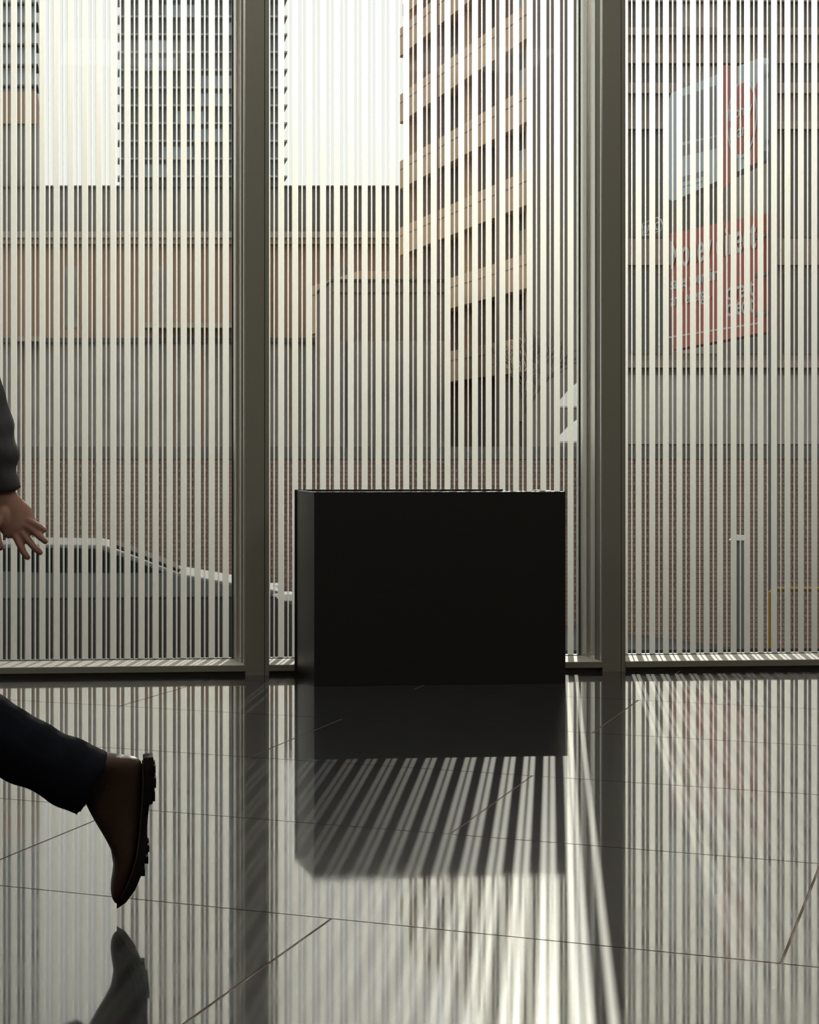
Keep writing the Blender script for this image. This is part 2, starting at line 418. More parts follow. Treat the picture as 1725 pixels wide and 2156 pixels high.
# ------------------------------------------------------------------ outside: heritage brick building with a dark glazed top floor
M_hb = mat('tan_red_brick', (0.38, 0.255, 0.185, 1), 0.85, noise_amt=0.22, noise_scale=0.35)
M_corn = mat('beige_stone', (0.42, 0.36, 0.28, 1), 0.8, noise_amt=0.1, noise_scale=0.5)
M_dglass = mat('dark_tinted_glazing', (0.18, 0.17, 0.157, 1), 0.25, spec=0.35, noise_amt=0.5, noise_scale=0.25)
M_dframe = mat('dark_metal_frame', (0.10, 0.093, 0.085, 1), 0.5)
M_shop = mat('dim_shop_glass', (0.29, 0.26, 0.23, 1), 0.3, spec=0.35, noise_amt=0.7, noise_scale=0.5)
hb, hbl = face_frame('brick_building', -700, 105, 930, 105)
tag(hb, 'low red-brick building with beige cornice and dark glazed top floor across the street', 'building')
sc105 = F / 105.0
def hz(y): return H + (CY - y) / sc105
MB().box(0, hbl, 0.02, 14, 0.5, hz(515)).build('brick_wall', M_hb, hb)
MB().box(0, hbl, -0.35, 0.6, hz(515), hz(503)).box(0, hbl, -0.6, 0.6, hz(503), hz(490)).build('cornice', M_corn, hb)
MB().box(0, hbl, 1.2, 14, hz(490), hz(385)).build('top_floor', M_dglass, hb)
MB().box(0, hbl, 1.0, 1.2, hz(389), hz(385)).build('roof_edge', M_dframe, hb)
n = 26
for i in range(n + 1):
    x = hbl * i / n
    o = MB().box(-0.05, 0.05, 1.05, 1.2, hz(490), hz(389)).build('mullion', M_dframe, hb); o.location.x = x
for i in range(n):
    x0_, x1_ = hbl * i / n, hbl * (i + 1) / n
    if i % 2 == 0:
        MB().box(x0_ + 0.05, x0_ + 0.45, -0.12, 0.02, hz(715), hz(515)).build('pilaster', M_hb, hb)
    MB().box(x0_ + 0.12, x1_ - 0.12, -0.02, 0.02, 1.0, hz(722)).build('shop_window', M_shop, hb)
    if i % 3 == 1:
        MB().box(x0_ + 0.45, x1_ - 0.35, -0.03, 0.02, hz(690), hz(560)).build('window', M_shop, hb)
MB().box(0, hbl, -0.3, 0.02, hz(722), hz(712)).build('string_course', M_dframe, hb)
xl = lambda x: (x + 700) / F * 105
MB().box(xl(305), xl(520), -1.6, 0, hz(694), hz(684)).build('canopy', M_corn, hb)
MB().box(xl(40), xl(90), -1.6, 0, hz(722), hz(712)).build('canopy', M_corn, hb)

# low dark brown block in front of the tower
M_bb = mat('brown_cladding', (0.25, 0.195, 0.16, 1), 0.8, noise_amt=0.12, noise_scale=0.6)
bb, bbl = face_frame('brown_block', 700, 78, 945, 78)
tag(bb, 'plain low brown block with a flat roof at the foot of the banded tower', 'building')
s78 = F / 78.0
b_z = lambda y: H + (CY - y) / s78
MB().box(0, bbl, 0, 6, 0.6, b_z(592)).build('wall', M_bb, bb)
MB().box(-0.05, bbl + 0.05, -0.1, 6, b_z(592), b_z(588)).build('parapet', M_dframe, bb)
MB().box(0.1, bbl - 0.1, -0.08, 0, 1.0, b_z(718)).build('shop_window', M_shop, bb)
for i in range(4): MB().box(bbl * (i + .5) / 4 - .06, bbl * (i + .5) / 4 + .06, -0.14, -0.08, 1.0, b_z(718)).build('mullion', M_dframe, bb)
MB().box(0, bbl, -0.05, 0, b_z(618), b_z(615)).build('joint_line', M_dframe, bb)

# ------------------------------------------------------------------ outside: tower with peach bands
M_peach = mat('peach_precast', (0.66, 0.47, 0.33, 1), 0.8, noise_amt=0.08, noise_scale=0.8)
M_pier = mat('brown_precast', (0.30, 0.23, 0.20, 1), 0.8, noise_amt=0.08, noise_scale=0.8)
M_twd = mat('dark_window_glass', (0.16, 0.145, 0.13, 1), 0.3, spec=0.3)  # dark matte glass of the tower windows and core
M_twl = mat('sky_reflection_pane', (0.62, 0.62, 0.58, 1), 0.5)  # pale colour stands in for bright sky reflected in some panes
tw, twl = face_frame('banded_tower', 848, 95, 1290, 67)
tag(tw, 'tall tower with peach concrete bands and dark ribbon windows seen at an angle', 'building')
MB().box(0.5, twl, 0.6, 14, 0.6, 22.2).build('core', M_twd, tw)
MB().box(0, twl, 0, 14, 22.2, 22.8).build('roof', M_peach, tw)
random.seed(3)
for k in range(0, 6):
    zt = 21.5 - 3.2 * k
    xs = 0.0 if k < 4 else 7.0
    sp = MB().prism([(xs + .35, -0.25), (twl, -0.25), (twl, 0.6), (xs, 0.6), (xs, 0.1), (xs + .1, -0.15)], zt - 1.33, zt).build('spandrel', M_peach, tw)
    MB().box(xs + .3, twl, -0.27, -0.25, zt - 0.43, zt - 0.40).build('joint_line', M_pier, sp)
    nb = 9
    for b in range(nb):
        xa_, xb_ = xs + 0.9 + (twl - xs - 0.9) * b / nb, xs + 0.9 + (twl - xs - 0.9) * (b + 1) / nb
        pale = b % 2 == 1
        zb = zt - 3.2
        if pale:
            MB().box(xa_ + 0.35, xb_ - 0.25, 0.5, 0.6, zb, zb + 1.25).build('window', M_twl if k < 3 else M_corn, tw)
            MB().box(xa_ + 0.35, xb_ - 0.25, 0.45, 0.6, zb + 1.25, zb + 1.87).build('window', M_twd, tw)
        else:
            MB().box(xa_ + 0.35, xb_ - 0.25, 0.45, 0.6, zb, zb + 1.87).build('window', M_twd, tw)
for b in range(10):
    x = 0.9 + (twl - 0.9) * b / 9
    MB().box(x - 0.28, x + 0.28, -0.28 if b % 3 else 0.0, 0.6, 0.6, 22.2).build('pier', M_pier if b % 3 else M_peach, tw)
pw, pwl = face_frame('peach_wing', 655, 99, 765, 90)
tag(pw, 'small sunlit peach wing with a chamfered parapet left of the brown block', 'building')
MB().prism([(0, -0.2), (pwl, -0.2), (pwl, 1.5), (0, 1.5)], 7.0, 9.4).build('parapet', M_peach, pw)
MB().box(0.4, pwl, 0.3, 1.5, 0.8, 7.0).build('wall', M_pier, pw)
MB().box(0.0, pwl, -0.22, -0.2, 8.9, 8.95).build('joint_line', M_pier, pw)

# ------------------------------------------------------------------ outside: far condo towers on the left
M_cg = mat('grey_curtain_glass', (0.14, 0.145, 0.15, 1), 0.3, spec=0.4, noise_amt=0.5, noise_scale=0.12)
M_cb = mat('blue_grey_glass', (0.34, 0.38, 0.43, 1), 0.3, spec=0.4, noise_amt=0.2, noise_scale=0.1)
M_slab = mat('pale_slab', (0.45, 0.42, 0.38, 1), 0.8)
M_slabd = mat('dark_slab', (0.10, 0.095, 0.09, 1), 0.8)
def condo(name, label, xa, xb, D, y0, step, body, slab, glass_pieces):
    e, L = face_frame(name, xa, D, xb, D); tag(e, label, 'building')
    s = F / D; zz = lambda y: H + (CY - y) / s
    top = zz(-520)
    MB().box(0.6, L - 0.6, 1.2, 22, 0.6, top).build('core', body, e)
    y = y0; proto = None; pr2 = None
    while y > -520:
        if proto is None:
            proto = MB().box(0, L, -0.4, 6, -0.16, 0.16).build('balcony_slab', slab, e); proto.location.z = zz(y)
        else: share(proto, 'balcony_slab', e, (0, 0, zz(y)))
        if glass_pieces:
            if pr2 is None:
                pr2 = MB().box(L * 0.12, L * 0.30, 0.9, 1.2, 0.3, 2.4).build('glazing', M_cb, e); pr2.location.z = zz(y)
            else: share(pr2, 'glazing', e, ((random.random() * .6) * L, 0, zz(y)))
        y -= step
    return e
condo('condo_tower', 'distant grey condominium tower with closely spaced balcony slabs right of the open sky', 248, 605, 360, 372, 37.4, M_cg, M_slab, True)
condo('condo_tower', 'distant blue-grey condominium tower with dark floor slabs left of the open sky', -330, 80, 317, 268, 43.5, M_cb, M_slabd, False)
# darker lower building at far left below the tower
lb, lbl = face_frame('dark_office_block', -420, 210, 78, 210)
tag(lb, 'dark office block with a tan parapet below the blue-grey condominium tower', 'building')
s210 = F / 210.0; lz = lambda y: H + (CY - y) / s210
MB().box(0, lbl, 0, 20, 0.6, lz(262)).build('wall', M_dglass, lb)
MB().box(0, lbl, -0.5, 20, lz(262), lz(195)).build('parapet', M_hb, lb)

# ------------------------------------------------------------------ outside: dark brown building and signs on the right
M_rb = mat('dark_brown_facade', (0.21, 0.175, 0.15, 1), 0.8, noise_amt=0.2, noise_scale=0.5)
M_rbl = mat('taupe_ledge', (0.26, 0.21, 0.175, 1), 0.8, noise_amt=0.15, noise_scale=0.8)
rb, rbl = face_frame('brown_building', 1306, 48, 2100, 48)
tag(rb, 'dark brown building with horizontal ledges and dark windows behind the red signs', 'building')
s48 = F / 48.0; rz_ = lambda y: H + (CY - y) / s48
MB().box(0, rbl, 0, 10, 0.7, 15.0).build('wall', M_rb, rb)
for ya, yb in ((-190, -175), (-110, -92), (-28, 8), (62, 78), (116, 137), (178, 200), (258, 275), (505, 560), (760, 775)):
    MB().box(-0.05, rbl, -0.25, 0, rz_(yb), rz_(ya)).build('ledge', M_rbl, rb)
for i in range(7):
    xa_ = 0.25 + i * 1.25
    for ya, yb in ((-90, -30), (8, 60), (140, 176), (280, 500), (575, 745)):
        MB().box(xa_, xa_ + 1.0, -0.04, 0, rz_(yb), rz_(ya)).build('window', M_dframe if (i + ya) % 3 else M_shop, rb)
MB().box(0.0, rbl, -0.06, 0, rz_(935), rz_(790)).build('shopfront', M_shop, rb)

# signs: two panels standing edge-on to the street
M_sgrey = mat('pale_blue_sign_face', (0.42, 0.47, 0.50, 1), 0.45)
M_sdark = mat('grey_sign_panel', (0.20, 0.20, 0.21, 1), 0.5)
M_sred = mat('red_sign_face', (0.38, 0.085, 0.06, 1), 0.45, noise_amt=0.08, noise_scale=1.5)
M_swhite = mat('white_sign_print', (0.5, 0.5, 0.49, 1), 0.5)
SA, SB = W(1414, CY, 30.0), W(1614, CY, 26.6)
SD = SB - SA; SL = SD.length; sang = math.atan2(SD.y, SD.x)
def on_sign(x, y):                                    # pixel -> sign-plane coordinates (u along, z up)
    d = Vector(((x - CX) / F, 1.0, 0)); n_ = Vector((-SD.y, SD.x, 0)).normalized()
    k = SA.to_2d().to_3d().dot(n_) / d.dot(n_); p = d * k
    u = (p - Vector((SA.x, SA.y, 0))).dot(SD.normalized()); return u, H - (y - CY) / F * k
def text(s, name, m, parent, u, z, size, width=None, y=-0.06):
    cu = bpy.data.curves.new(name, 'FONT'); cu.body = s; cu.size = size; cu.extrude = 0.004; cu.align_x = 'LEFT'; cu.offset = size * 0.012
    tmp = bpy.data.objects.new(name, cu); C.objects.link(tmp)
    dg = bpy.context.evaluated_depsgraph_get(); me = bpy.data.meshes.new_from_object(tmp.evaluated_get(dg)); bpy.data.objects.remove(tmp)
    xs = [v.co.x for v in me.vertices]; w0, w1 = min(xs), max(xs)
    f = (width / (w1 - w0)) if width else 1.0
    for v in me.vertices: v.co = Vector(((v.co.x - w0) * f, -v.co.z, v.co.y))
    me.materials.clear(); me.materials.append(m)
    o = bpy.data.objects.new(name, me); C.objects.link(o); o.parent = parent; o.location = (u, y, z)
    return o
def poly_px(pts): return [on_sign(*p) for p in pts]
sg = empty('shop_sign', (SA.x, SA.y, 0), sang)
tag(sg, 'pale blue and red sign with a round red emblem, mounted above the red sign', 'sign')
body = poly_px([(1416, 420), (1412, 400), (1414, 215), (1420, 196), (1560, 140), (1606, 122), (1614, 135), (1614, 318), (1606, 338), (1560, 362), (1424, 424)])
MB().prism_y(body, -0.05, 0.12).build('panel', M_sgrey, sg)
MB().prism_y(poly_px([(1532, 398), (1524, 136), (1560, 140), (1560, 372)]), -0.058, -0.05).build('red_band', M_sred, sg)
MB().prism_y(poly_px([(1590, 350), (1594, 200), (1615, 140), (1615, 335)]), -0.058, -0.05).build('red_band', M_sred, sg)
cu_, cz_ = on_sign(1572, 250); eu = abs(on_sign(1601, 250)[0] - cu_); ez = 0.49
ring = lambda f: [(cu_ + eu * f * math.cos(a * math.pi / 16), cz_ + ez * f * math.sin(a * math.pi / 16)) for a in range(32)]
MB().prism_y(ring(1.12), -0.066, -0.05).build('emblem_ring', M_sgrey, sg)
em = MB().prism_y(ring(1.0), -0.075, -0.066).build('emblem', M_sred, sg)
text('Money', 'lettering', M_swhite, em, cu_ - eu * .86, cz_ + 0.03, 0.24, eu * 1.72, -0.082)
text('Mart', 'lettering', M_swhite, em, cu_ - eu * .8, cz_ - 0.25, 0.26, eu * 1.45, -0.082)
MB().prism_y(poly_px([(1438, 300), (1438, 205), (1515, 180), (1515, 285)]), -0.056, -0.05).build('grey_panel', M_sdark, sg)
MB().prism_y(poly_px([(1438, 330), (1438, 308), (1515, 288), (1515, 312)]), -0.056, -0.05).build('grey_panel', M_sdark, sg)
MB().prism_y(poly_px([(1440, 384), (1440, 374), (1488, 360), (1488, 371)]), -0.056, -0.05).build('grey_bar', M_sdark, sg)
MB().prism_y(poly_px([(1440, 396), (1440, 394), (1486, 381), (1486, 383)]), -0.056, -0.05).build('grey_bar', M_sdark, sg)
sr = empty('shop_sign', (SA.x, SA.y, 0), sang)
tag(sr, 'tall red sign panel with large white lettering about saving time and energy', 'sign')
MB().prism_y(poly_px([(1421, 737), (1418, 492), (1614, 450), (1614, 700)]), -0.05, 0.15).build('panel', M_sred, sr)
def line_px(s, x0, y0, x1, cap, nm='lettering'):
    u0, z0 = on_sign(x0, y0); u1, _ = on_sign(x1, y0)
    text(s, nm, M_swhite, sr, u0, z0, cap, u1 - u0)
line_px('Money direct', 1421, 566, 1602, 0.60)
line_px('saves your time', 1421, 610, 1530, 0.27)
line_px('and energy.', 1421, 645, 1505, 0.27)
line_px('direct', 1540, 632, 1597, 0.36)
line_px('credit', 1540, 666, 1597, 0.36)
u0, z0 = on_sign(1421, 710)
MB().box(0.05, SL - 0.05, -0.056, -0.05, z0 - 0.01, z0 + 0.015).build('white_rule', M_swhite, sr)
for yy in (500, 580, 662):
    u1, z1 = on_sign(1600, yy); MB().box(u1, SL + 0.158, -0.08, -0.03, z1 - 0.03, z1 + 0.02).build('bracket', M_dframe, sr)
for yy in (160, 300):
    u1, z1 = on_sign(1608, yy); MB().box(u1, SL + 0.158, 0.02, 0.06, z1 - 0.03, z1 + 0.02).build('bracket', M_dframe, sg)
M_post = mat('galvanised_post', (0.12, 0.12, 0.12, 1), 0.5, metal=0.3)
_e = SD.normalized() * 0.22
po = empty('sign_post', (SB.x + _e.x, SB.y + _e.y, 0)); tag(po, 'dark steel post carrying the pale blue sign and the red sign', 'post')
MB().tube([(0, 0, zs(9)), (0, 0, 7.0)], [0.06, 0.06], 10, round_ends=False).build('pole', M_post, po)
MB().tube([(0, 0, zs(9)), (0, 0, zs(9) + .04)], [0.16, 0.16], 10, round_ends=False).build('foot', M_post, po)
# small outlined neon sign
M_neon = mat('white_outline_tube', (0.55, 0.55, 0.57, 1), 0.4)
NA = W(1352, CY, 47.62)
ns = empty('outlined_sign', (NA.x, NA.y, 0), sang); tag(ns, 'small white outlined blade sign with rounded end on the dark wall beside the red sign', 'sign')
def on_blade(x, y):
    d = Vector(((x - CX) / F, 1.0, 0)); n_ = Vector((-SD.y, SD.x, 0)).normalized()
    k = Vector((NA.x, NA.y, 0)).dot(n_) / d.dot(n_); p = d * k
    return (p - Vector((NA.x, NA.y, 0))).dot(SD.normalized()), H - (y - CY) / F * k
pts = [on_blade(*p) for p in [(1354, 496), (1353, 471), (1366, 466), (1384, 458), (1392, 462), (1396, 474), (1392, 485), (1382, 489), (1366, 494), (1354, 496)]]
MB().tube([(u, 0, z) for u, z in pts], [0.014] * len(pts), 6).build('outline', M_neon, ns)
ua, za = on_blade(1357, 491); ub, zb2 = on_blade(1389, 488)
text('PATIO', 'lettering', M_neon, ns, ua, za - 0.01, 0.26, ub - ua, 0.0)
MB().box(-0.338, ub, 0.012, 0.03, za + 0.10, za + 0.14).build('bracket', M_dframe, ns)

# ------------------------------------------------------------------ outside: parasols, tree, cars, post, pipe barrier
M_cloth = mat('white_parasol_cloth', (0.74, 0.72, 0.69, 1), 0.8)
def parasol(label, x, ytop, ybot, hw, D):
    cx_, zt = XZ(x, ytop, D); _, zb = XZ(x, ybot, D); w = hw * D / F
    e = empty('parasol', (cx_, D, 0.85)); tag(e, label, 'parasol', None)
    m = MB(); zt -= 0.85; zb -= 0.85; k = 8
    rim = [(w * math.cos(2 * math.pi * i / k + .2), w * math.sin(2 * math.pi * i / k + .2), zb) for i in range(k)]
    mid = [(p[0] * .45, p[1] * .45, zb + (zt - zb) * .68) for p in rim]
    tp = [(p[0] * .06, p[1] * .06, zt) for p in rim]
    under = [(p[0] * .98, p[1] * .98, zb - 0.04) for p in rim]
    m.rings([under, rim, mid, tp]); m.build('canopy', M_cloth, e)
    MB().tube([(0, 0, 0), (0, 0, zt)], [0.025, 0.02], 8, round_ends=False).build('pole', M_post, e)
    MB().tube([(0, 0, 0), (0, 0, 0.06)], [0.2, 0.18], 12, round_ends=False).build('base', M_post, e)
parasol('upper white parasol canopy above the brick wall, the higher of two', 1226, 800, 856, 62, 46)
parasol('lower white parasol canopy just above the brick wall, the lower of two', 1226, 878, 929, 62, 40)

M_bark = mat('grey_brown_bark', (0.13, 0.105, 0.085, 1), 0.9, noise_amt=0.3, noise_scale=4)
tree = empty('bare_tree', (XZ(1105, 900, 44)[0], 44, 0.85)); tag(tree, 'bare leafless street tree with fine twigs in front of the banded tower', 'tree')
random.seed(11)
br = MB(); tr = MB()
tr.tube([(0, 0, 0), (0.05, 0, 0.5), (0.02, .05, 1.0)], [.09, .075, .06], 8).build('trunk', M_bark, tree)
def grow(p, d, L, r, n):
    q = p + d * L * 0.5 + Vector((random.uniform(-.05, .05), random.uniform(-.05, .05), 0)) * L; e = p + d * L
    br.tube([p, q, e], [r, r * .85, r * .65], 5, side=(0.3, 1, 0.2), round_ends=False)
    if n == 0: return
    for _ in range(3 if n > 1 else 4):
        dd = (d + Vector((random.uniform(-.8, .8), random.uniform(-.8, .8), random.uniform(-.15, .45)))).normalized()
        grow(e if random.random() < .6 else q, dd, L * random.uniform(.62, .82), r * .6, n - 1)
for _ in range(5):
    grow(Vector((0.02, .05, 0.95)), Vector((random.uniform(-.6, .6), random.uniform(-.5, .5), 1)).normalized(), 0.75, .035, 4)
br.build('branches', M_bark, tree)

M_silver = mat('silver_car_paint', (0.13, 0.13, 0.125, 1), 0.7, spec=0.2)
M_white = mat('white_car_paint', (0.45, 0.44, 0.42, 1), 0.6, spec=0.2)
M_cglass = mat('car_glass', (0.02, 0.022, 0.022, 1), 0.1)
M_tyre = mat('tyre_rubber', (0.02, 0.02, 0.02, 1), 0.8)
M_lamp = mat('headlamp_lens', (0.75, 0.74, 0.70, 1), 0.2)
def car(label, nose, D, ground, paint, flip=1):
    e = empty('car', (nose, D, ground)); tag(e, label, 'car', None)
    e.scale = (flip, 1, 0.72)
    # side profile in metres, nose at x=0, tail at x=-4.3
    prof = [(0, .32), (.02, .62), (-.15, .74), (-1.15, .98), (-1.95, 1.40), (-3.0, 1.42), (-3.75, 1.05), (-4.25, .98), (-4.3, .35)]
    MB().prism_y(prof, 0, 1.7).build('body', paint, e, bevel=0.04)
    for yy in (-0.004, 1.68):
        MB().prism_y([(-1.32, 1.0), (-2.0, 1.34), (-2.42, 1.36), (-2.42, 1.0)], yy, yy + .024).build('side_window', M_cglass, e)
        MB().prism_y([(-2.5, 1.0), (-2.5, 1.36), (-2.98, 1.36), (-3.55, 1.04)], yy, yy + .024).build('side_window', M_cglass, e)
    ws = MB(); ws.v = [(-1.17, .12, 1.0), (-1.17, 1.58, 1.0), (-1.90, 1.48, 1.385), (-1.90, .22, 1.385)]; ws.v += [(x + .02, y, z + .03) for x, y, z in ws.v]
    ws.f = [(0, 1, 2, 3), (4, 5, 6, 7), (0, 1, 5, 4), (1, 2, 6, 5), (2, 3, 7, 6), (3, 0, 4, 7)]
    ws.build('windscreen', M_cglass, e)
    for x in (-.8, -3.45):
        for yy in (-0.02, 1.52):
            MB().rings([[(x + .33 * math.cos(a * math.pi / 10), yy + d_, .33 + .33 * math.sin(a * math.pi / 10)) for a in range(20)] for d_ in (0, .2)]).build('wheel', M_tyre, e)
    MB().box(-.2, .03, -.01, .3, .58, .7).build('headlamp', M_lamp, e, bevel=.02)
    MB().box(-.2, .03, 1.4, 1.71, .58, .7).build('headlamp', M_lamp, e, bevel=.02)
    return e
nx = (614 - CX) / F * 20.5
car('silver car with a pale sloping bonnet parked beyond the terrace edge', nx, 20.5, H - (1250 - CY) / F * 20.5 - 0.50, M_silver)
nx2 = (275 - CX) / F * 27.5
car('white car parked behind the silver car by the brick wall', nx2, 27.5, -1.05, M_white)

pp = empty('meter_post', (XZ(1560, 1300, 24)[0], 24, zs(XZ(1560, 1300, 24)[0]))); tag(pp, 'grey steel post with a flat white cap standing on the street', 'post')
zt_ = H - (1134 - CY) / F * 24 - pp.location.z
MB().tube([(0, 0, 0), (0, 0, zt_)], [0.055, 0.045], 10, round_ends=False).build('shaft', M_post, pp)
MB().prism_y([(-.13, zt_ - .02), (.07, zt_ - .02), (.07, zt_ + .04), (-.06, zt_ + .05)], -.06, .06).build('cap', M_cloth, pp)
M_yel = mat('yellow_pipe_paint', (0.42, 0.25, 0.04, 1), 0.5)
yb = empty('pipe_barrier', (XZ(1622, 1240, 12.2)[0], 12.2, 0)); tag(yb, 'yellow bent pipe barrier on the street outside the window', 'barrier')
zt_ = H - (1240 - CY) / F * 12.2; zb_ = zs(4.1) - .02
MB().tube([(0, 0, zb_), (0, 0, zt_ - .02), (0.02, 0, zt_), (1.4, 0, zt_ - .002), (1.42, 0, zt_ - .02), (1.42, 0, zb_)], [0.013] * 6, 8, side=(0, 1, 0)).build('pipe', M_yel, yb)

# ------------------------------------------------------------------ the walking person, half out of frame on the left
M_skin = mat('skin', (0.44, 0.24, 0.18, 1), 0.6, spec=0.2, noise_amt=0.15, noise_scale=30)
M_jack = mat('charcoal_jacket', (0.10, 0.101, 0.105, 1), 0.9, spec=0.1, noise_amt=0.2, noise_scale=40, bump=0.2, bump_scale=300)
M_jean = mat('dark_navy_denim', (0.008, 0.0095, 0.015, 1), 0.95, spec=0.1, noise_amt=0.3, noise_scale=60, bump=0.15, bump_scale=500)
M_boot = mat('brown_leather', (0.050, 0.026, 0.015, 1), 0.5, spec=0.2, noise_amt=0.35, noise_scale=25, bump=0.15, bump_scale=90)
M_sole = mat('black_rubber', (0.009, 0.008, 0.007, 1), 0.8, spec=0.15)
M_hair = mat('dark_hair', (0.015, 0.011, 0.008, 1), 0.6)
M_stitch = mat('tan_stitching', (0.05, 0.018, 0.009, 1), 0.7)
DL, DR = 4.03, 4.35
def LP(x, y, dy=0.0): p = W(x, y, DL); return Vector((p.x, DL + dy, p.z))
def AP(x, y, dy=0.0): p = W(x, y, DR); return Vector((p.x, DR + dy, p.z))
hipL, kneeL, ankL = Vector((-.483, 4.06, .925)), LP(-190, 1435), LP(232, 1650)
hipR, kneeR, ankR = Vector((-.483, 4.24, .925)), Vector((-.76, 4.25, .52)), Vector((-.90, 4.27, .10))
pel, chest, neck = Vector((-.485, 4.15, .98)), Vector((-.53, 4.15, 1.30)), Vector((-.56, 4.15, 1.47))
head = Vector((-.60, 4.15, 1.635))
shR, elR, wrR = Vector((-.515, 4.345, 1.41)), AP(-62, 775), AP(4, 1040)
shL, elL, wrL = Vector((-.525, 3.955, 1.41)), Vector((-.62, 3.90, 1.13)), Vector((-.80, 3.93, .95))

b = MB()
b.tube([pel + Vector((0, 0, -.1)), pel, (pel + chest) / 2, chest, chest + Vector((-.01, 0, .1))], [(.10, .15), (.115, .165), (.10, .145), (.115, .165), (.09, .15)], 18)
b.tube([chest + Vector((-.01, 0, .1)), neck, head - Vector((0, 0, .08))], [.075, .056, .056], 12)
b.sphere(head, (.098, .076, .118), 20, 14)
b.sphere(head + Vector((-.03, 0, -.06)), (.065, .055, .06))                                      # jaw
b.tube([head + Vector((-.092, 0, .02)), head + Vector((-.112, 0, -.025))], [.009, .014], 8)      # nose
b.tube([head + Vector((-.085, -.022, -.065)), head + Vector((-.09, 0, -.066)), head + Vector((-.085, .022, -.065))], [.007, .009, .007], 8, side=(0, 0, 1))
for s in (-1, 1):
    b.sphere(head + Vector((.01, s * .078, 0)), (.02, .009, .032), 10, 8)                         # ears
    b.sphere(head + Vector((-.086, s * .03, .012)), (.012, .016, .012), 10, 8)                    # eyes
for sh, el, wr in ((shR, elR, wrR), (shL, elL, wrL)):
    b.tube([chest + Vector((0, (sh.y - chest.y) * .55, .09)), sh, sh.lerp(el, .5), el, el.lerp(wr, .35), wr], [.06, .056, .046, .038, .04, .027], 12)
for hp, kn, an in ((hipL, kneeL, ankL), (hipR, kneeR, ankR)):
    b.tube([hp, hp.lerp(kn, .5), kn, kn.lerp(an, .35), an], [.085, .075, .055, .054, .036], 12)
b.tube([ankL, LP(255, 1735), LP(258, 1830)], [.036, .03, .018], 10)
b.tube([ankR, ankR + Vector((-.06, 0, -.05)), ankR + Vector((-.18, 0, -.06))], [.036, .036, .025], 10)
# right hand: open palm turned to the camera, fingers trailing
b.tube([AP(2, 1036), AP(14, 1060, -.01), AP(32, 1090, -.022), AP(44, 1112, -.03)], [(.028, .021), (.034, .018), (.043, .015), (.041, .013)], 14)
b.sphere(AP(6, 1092, -.03), (.020, .014, .028), 12, 8)                                          # thumb mound
for pts, r0 in (
        ([AP(54, 1094, -.03), AP(72, 1100, -.042), AP(86, 1107, -.055), AP(96, 1114, -.06)], .0085),
        ([AP(55, 1106, -.034), AP(74, 1117, -.05), AP(88, 1129, -.066), AP(98, 1137, -.072)], .0095),
        ([AP(46, 1118, -.034), AP(62, 1136, -.05), AP(76, 1151, -.064), AP(87, 1160, -.07)], .0097),
        ([AP(32, 1122, -.032), AP(42, 1142, -.044), AP(52, 1160, -.054), AP(61, 1171, -.06)], .0093),
        ([AP(2, 1080, -.03), AP(-6, 1106, -.05), AP(-2, 1132, -.06), AP(5, 1150, -.062)], .0105)):
    b.tube(pts, [r0 * .92, r0 * .90, r0 * .85, r0 * .74], 10)
# left hand: relaxed, ahead of the body
hd = Vector((-.55, .05, -.8)).normalized(); pq = wrL
b.tube([pq, pq + hd * .05, pq + hd * .095], [(.027, .02), (.038, .015), (.04, .013)], 12)
for i in range(4):
    o_ = Vector((.03 - .02 * i, 0, -.01 + .012 * i)); L_ = (.068, .078, .074, .06)[i]
    st_ = pq + hd * .09 + o_ * .9
    b.tube([st_, st_ + hd * L_ * .5 + Vector((0, .006, 0)), st_ + hd * L_ * .8 + Vector((.012, .02, 0)), st_ + hd * L_ + Vector((.025, .03, 0))], [.0088, .0086, .008, .0065], 8)
b.tube([pq + hd * .03 + Vector((-.028, .01, .01)), pq + hd * .07 + Vector((-.045, .02, 0)), pq + hd * .105 + Vector((-.045, .03, -.005))], [.011, .010, .008], 8)
person = remesh(b, 'person', M_skin, None, 0.0038, 1)
tag(person, 'person in charcoal jacket, dark jeans and brown boots striding away, pushing off one toe', 'person')

def wr_noise(amp, sx_, sz_):
    def f(co): return amp * noise.noise(Vector((co.x * sx_, co.y * 9, co.z * sz_)))
    return f
j = MB()
j.tube([pel + Vector((0, 0, -.08)), pel + Vector((0, 0, .06)), (pel + chest) / 2 + Vector((0, 0, .03)), chest, chest + Vector((-.01, 0, .12)), neck + Vector((0, 0, -.01))], [(.145, .195), (.14, .19), (.135, .18), (.145, .20), (.115, .165), (.075, .08)], 20)
for sh, el, wr in ((shR, elR, wrR), (shL, elL, wrL)):
    e1 = el.lerp(wr, .55); e2 = el.lerp(wr, .74); e3 = el.lerp(wr, .84)
    j.tube([chest + Vector((0, (sh.y - chest.y) * .5, .08)), sh, sh.lerp(el, .5), el, el.lerp(wr, .3), e1, e2, e3], [.088, .082, .070, .061, .063, .062, .060, .044], 16)
    j.tube([el.lerp(wr, .86), el.lerp(wr, .93), el.lerp(wr, .995)], [.042, .046, .043], 16, round_ends=False)
jk = remesh(j, 'jacket', M_jack, person, 0.008, 3, wr_noise(.007, 16, 26))
t = MB()
t.tube([pel + Vector((0, 0, -.02)), pel + Vector((0, 0, -.10)), pel + Vector((0, 0, -.15))], [(.125, .18), (.13, .18), (.11, .15)], 18)
